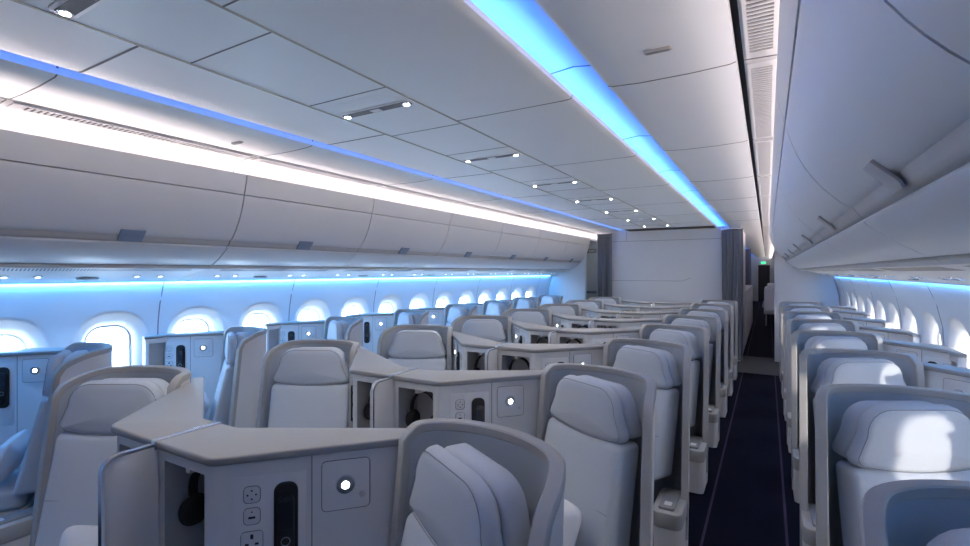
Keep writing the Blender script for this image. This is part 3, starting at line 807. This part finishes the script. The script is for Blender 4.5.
# beyond: galley block, left aisle wall with placards
struct(MB().box(-1.21, 1.21, YBK + .06, 12.2, 0, ZC + .02), 'wall_galley', M['bulk'])
struct(MB().box(-2.62, -1.21, 11.25, 11.31, 0, 2.6), 'wall_galley_left', M['galley'])
pc = empty('galley_placard', (-1.98, 11.247, 2.14)); MB().box(-.12, .12, -.006, .003, -.05, .05).build('plate', M['lid'], pc, bevel=.002); MB().box(-.07, .07, -.008, -.005, -.02, .02).build('emblem', M['beige'], pc)
tag(pc, 'grey sign plate high on the galley wall past the left aisle', 'sign')
pc = empty('galley_placard', (-1.98, 11.247, 1.16)); MB().box(-.13, .13, -.006, .003, -.03, .03).build('plate', M['latch'], pc, bevel=.002)
tag(pc, 'low dark lettering strip on the galley wall past the left aisle', 'sign')
curtain(.86, 1.16, 18.6, .03, 2.40, 'small distant grey curtain seen down the right aisle', 9)
struct(MB().box(-1.1, .86, 18.6, 18.66, 0, ZC + .02), 'wall_far', M['bulk'])
struct(MB().box(.2, 1.215, 12.4, 18.4, 0, 1.20), 'wall_monument', M['console'])
# far cabin seats by the right aisle
def far_seat():
    r = empty('economy_seat', (0, 0, 0))
    MB().poly(rrect(.48, .46, .06, 4), .36, .48).build('seat_cushion', M['fabric'], r, bevel=.02)
    MB().prism([(p[0], p[1]) for p in rrect(.47, .66, .07, 5, 0, .80)], lambda p: (p[0], .20 + (p[1] - .5) * .14, p[1]), lambda p: (p[0], .29 + (p[1] - .5) * .14, p[1])).build('backrest', M['pillow'], r, bevel=.02)
    MB().prism(rrect(.30, .20, .05, 5, 0, 1.14), lambda p: (p[0], .23 + (p[1] - .5) * .14, p[1]), lambda p: (p[0], .32 + (p[1] - .5) * .14, p[1])).build('headrest', M['white'], r, bevel=.02)
    for x in (-.26, .26): MB().box(x - .02, x + .02, -.2, .25, .55, .60).build('armrest', M['lid'], r, bevel=.008)
    for x in (-.18, .18): MB().box(x - .02, x + .02, -.15, .2, .003, .36).build('leg', M['lid'], r)
    return r
fs0 = far_seat()
for k in range(4):
    o = fs0 if k == 0 else copy_tree(fs0); o.location = (1.78, 17.2 + .85 * k, 0)
    tag(o, 'distant pale seat beyond the right partition, %s of its file' % ORD[k], 'seat', 'distant seats past the partition')
ex = empty('exit_sign', (1.45, 30.0, 2.12)); MB().box(-.12, .12, -.02, .02, -.06, .06).build('housing', M['lid'], ex, bevel=.004); MB().box(-.11, .11, -.024, -.019, -.05, .05).build('lit_face', M['green'], ex)
tag(ex, 'tiny green lit sign at the far end of the right aisle', 'sign')
struct(MB().box(1.2, 1.75, 30.6, 30.64, 0, 2.0), 'door_1', M['dark'])

# ------------------------------------------------------------------ lights
def area(name, loc, sx_, sy_, power, col, rot):
    l = bpy.data.lights.new(name, 'AREA'); l.shape = 'RECTANGLE'; l.size = sx_; l.size_y = sy_; l.energy = power; l.color = col
    o = bpy.data.objects.new(name, l); COL.objects.link(o); o.location = loc; o.rotation_euler = rot; return o
YL = YF - YN; YM = (YF + YN) / 2
K = dict(wash=20, aisle=15, cove=44)
def aim(v):   # rotation so that -Z points along v, long axis (local Y) along world Y
    v = Vector(v).normalized(); z = -v; y = Vector((0, 1, 0)); x = y.cross(z).normalized()
    return Matrix((x, y, z)).transposed().to_euler()
for sg in (-1, 1):
    # white-rose tubes lying on top of the bins
    area('bin_wash_lamp', (sg * 1.755, YM, 2.372), .05, YL, K['wash'], (1.0, .87, .87), aim((0, 0, 1)))
    # second strip added to brighten the aisle ceiling, narrow spread sparing the vents
    l = area('aisle_fill_lamp', (sg * 1.69, YM, 2.376), .03, YL, K['aisle'], (1.0, .87, .86), aim((-sg, 0, .16))); l.data.spread = math.radians(75)
    # blue tubes tucked behind the lips of the centre ceiling
    area('cove_lamp', (.79 if sg > 0 else -.82, YM, ZC + .035), .03, YL, K['cove'], (.055, .235, 1.0), aim((-sg * .35, 0, 1)))
    # blue tubes above the sidewalls
    area('sidewall_lamp', (sg * 2.612, (YN + YB) / 2 + .1, 1.566), .012, YB - YN + .2, 36 if sg < 0 else 9, (.07, .38, 1.0), aim((sg * .15, 0, -1)))
for k in range(9):
    l = bpy.data.lights.new('ceiling_spot', 'SPOT'); l.energy = 15; l.spot_size = math.radians(125); l.spot_blend = .9; l.shadow_soft_size = .03; l.color = (1, .97, .95)
    o = bpy.data.objects.new('ceiling_spot', l); COL.objects.link(o); o.location = ((XA + XB) / 2, PS0 + PSP * k, ZC - .02)
sun = bpy.data.lights.new('sun', 'SUN'); sun.energy = 2.0; sun.angle = .035; sun.color = (1, .89, .76)
so_ = bpy.data.objects.new('sun', sun); COL.objects.link(so_)
dv = Vector((-.80, .62, -.10)).normalized(); so_.rotation_euler = dv.to_track_quat('-Z', 'Y').to_euler()

w = bpy.data.worlds.new('sky'); C.world = w; w.use_nodes = True
nt = w.node_tree; bg = nt.nodes['Background']
tc = nt.nodes.new('ShaderNodeTexCoord'); sp_ = nt.nodes.new('ShaderNodeSeparateXYZ'); nt.links.new(tc.outputs['Generated'], sp_.inputs[0])
rp = nt.nodes.new('ShaderNodeValToRGB'); mr = nt.nodes.new('ShaderNodeMapRange'); mr.inputs['From Min'].default_value = -1
nt.links.new(sp_.outputs['X'], mr.inputs['Value']); nt.links.new(mr.outputs[0], rp.inputs[0])
rp.color_ramp.elements[0].color = (.58, .79, 1, 1); rp.color_ramp.elements[0].position = .2
rp.color_ramp.elements[1].color = (.66, .60, .54, 1); rp.color_ramp.elements[1].position = .8
nt.links.new(rp.outputs[0], bg.inputs['Color']); bg.inputs['Strength'].default_value = 9.5

# ------------------------------------------------------------------ camera
cam = bpy.data.cameras.new('camera'); cam.lens = 18; cam.sensor_width = 36; cam.clip_start = .02; cam.shift_y = -.0015
co = bpy.data.objects.new('camera', cam); COL.objects.link(co); co.location = (1.63, 0, 1.65)
co.rotation_euler = (PI / 2, 0, math.radians(30.2)); C.camera = co

vs_ = C.view_settings; vs_.view_transform = 'Standard'; vs_.look = 'None'; vs_.exposure = 1.12; vs_.gamma = 1; vs_.use_curve_mapping = False
C.cycles.use_denoising = True
C.cycles.max_bounces = 8; C.cycles.diffuse_bounces = 5
C.cycles.sample_clamp_indirect = 6
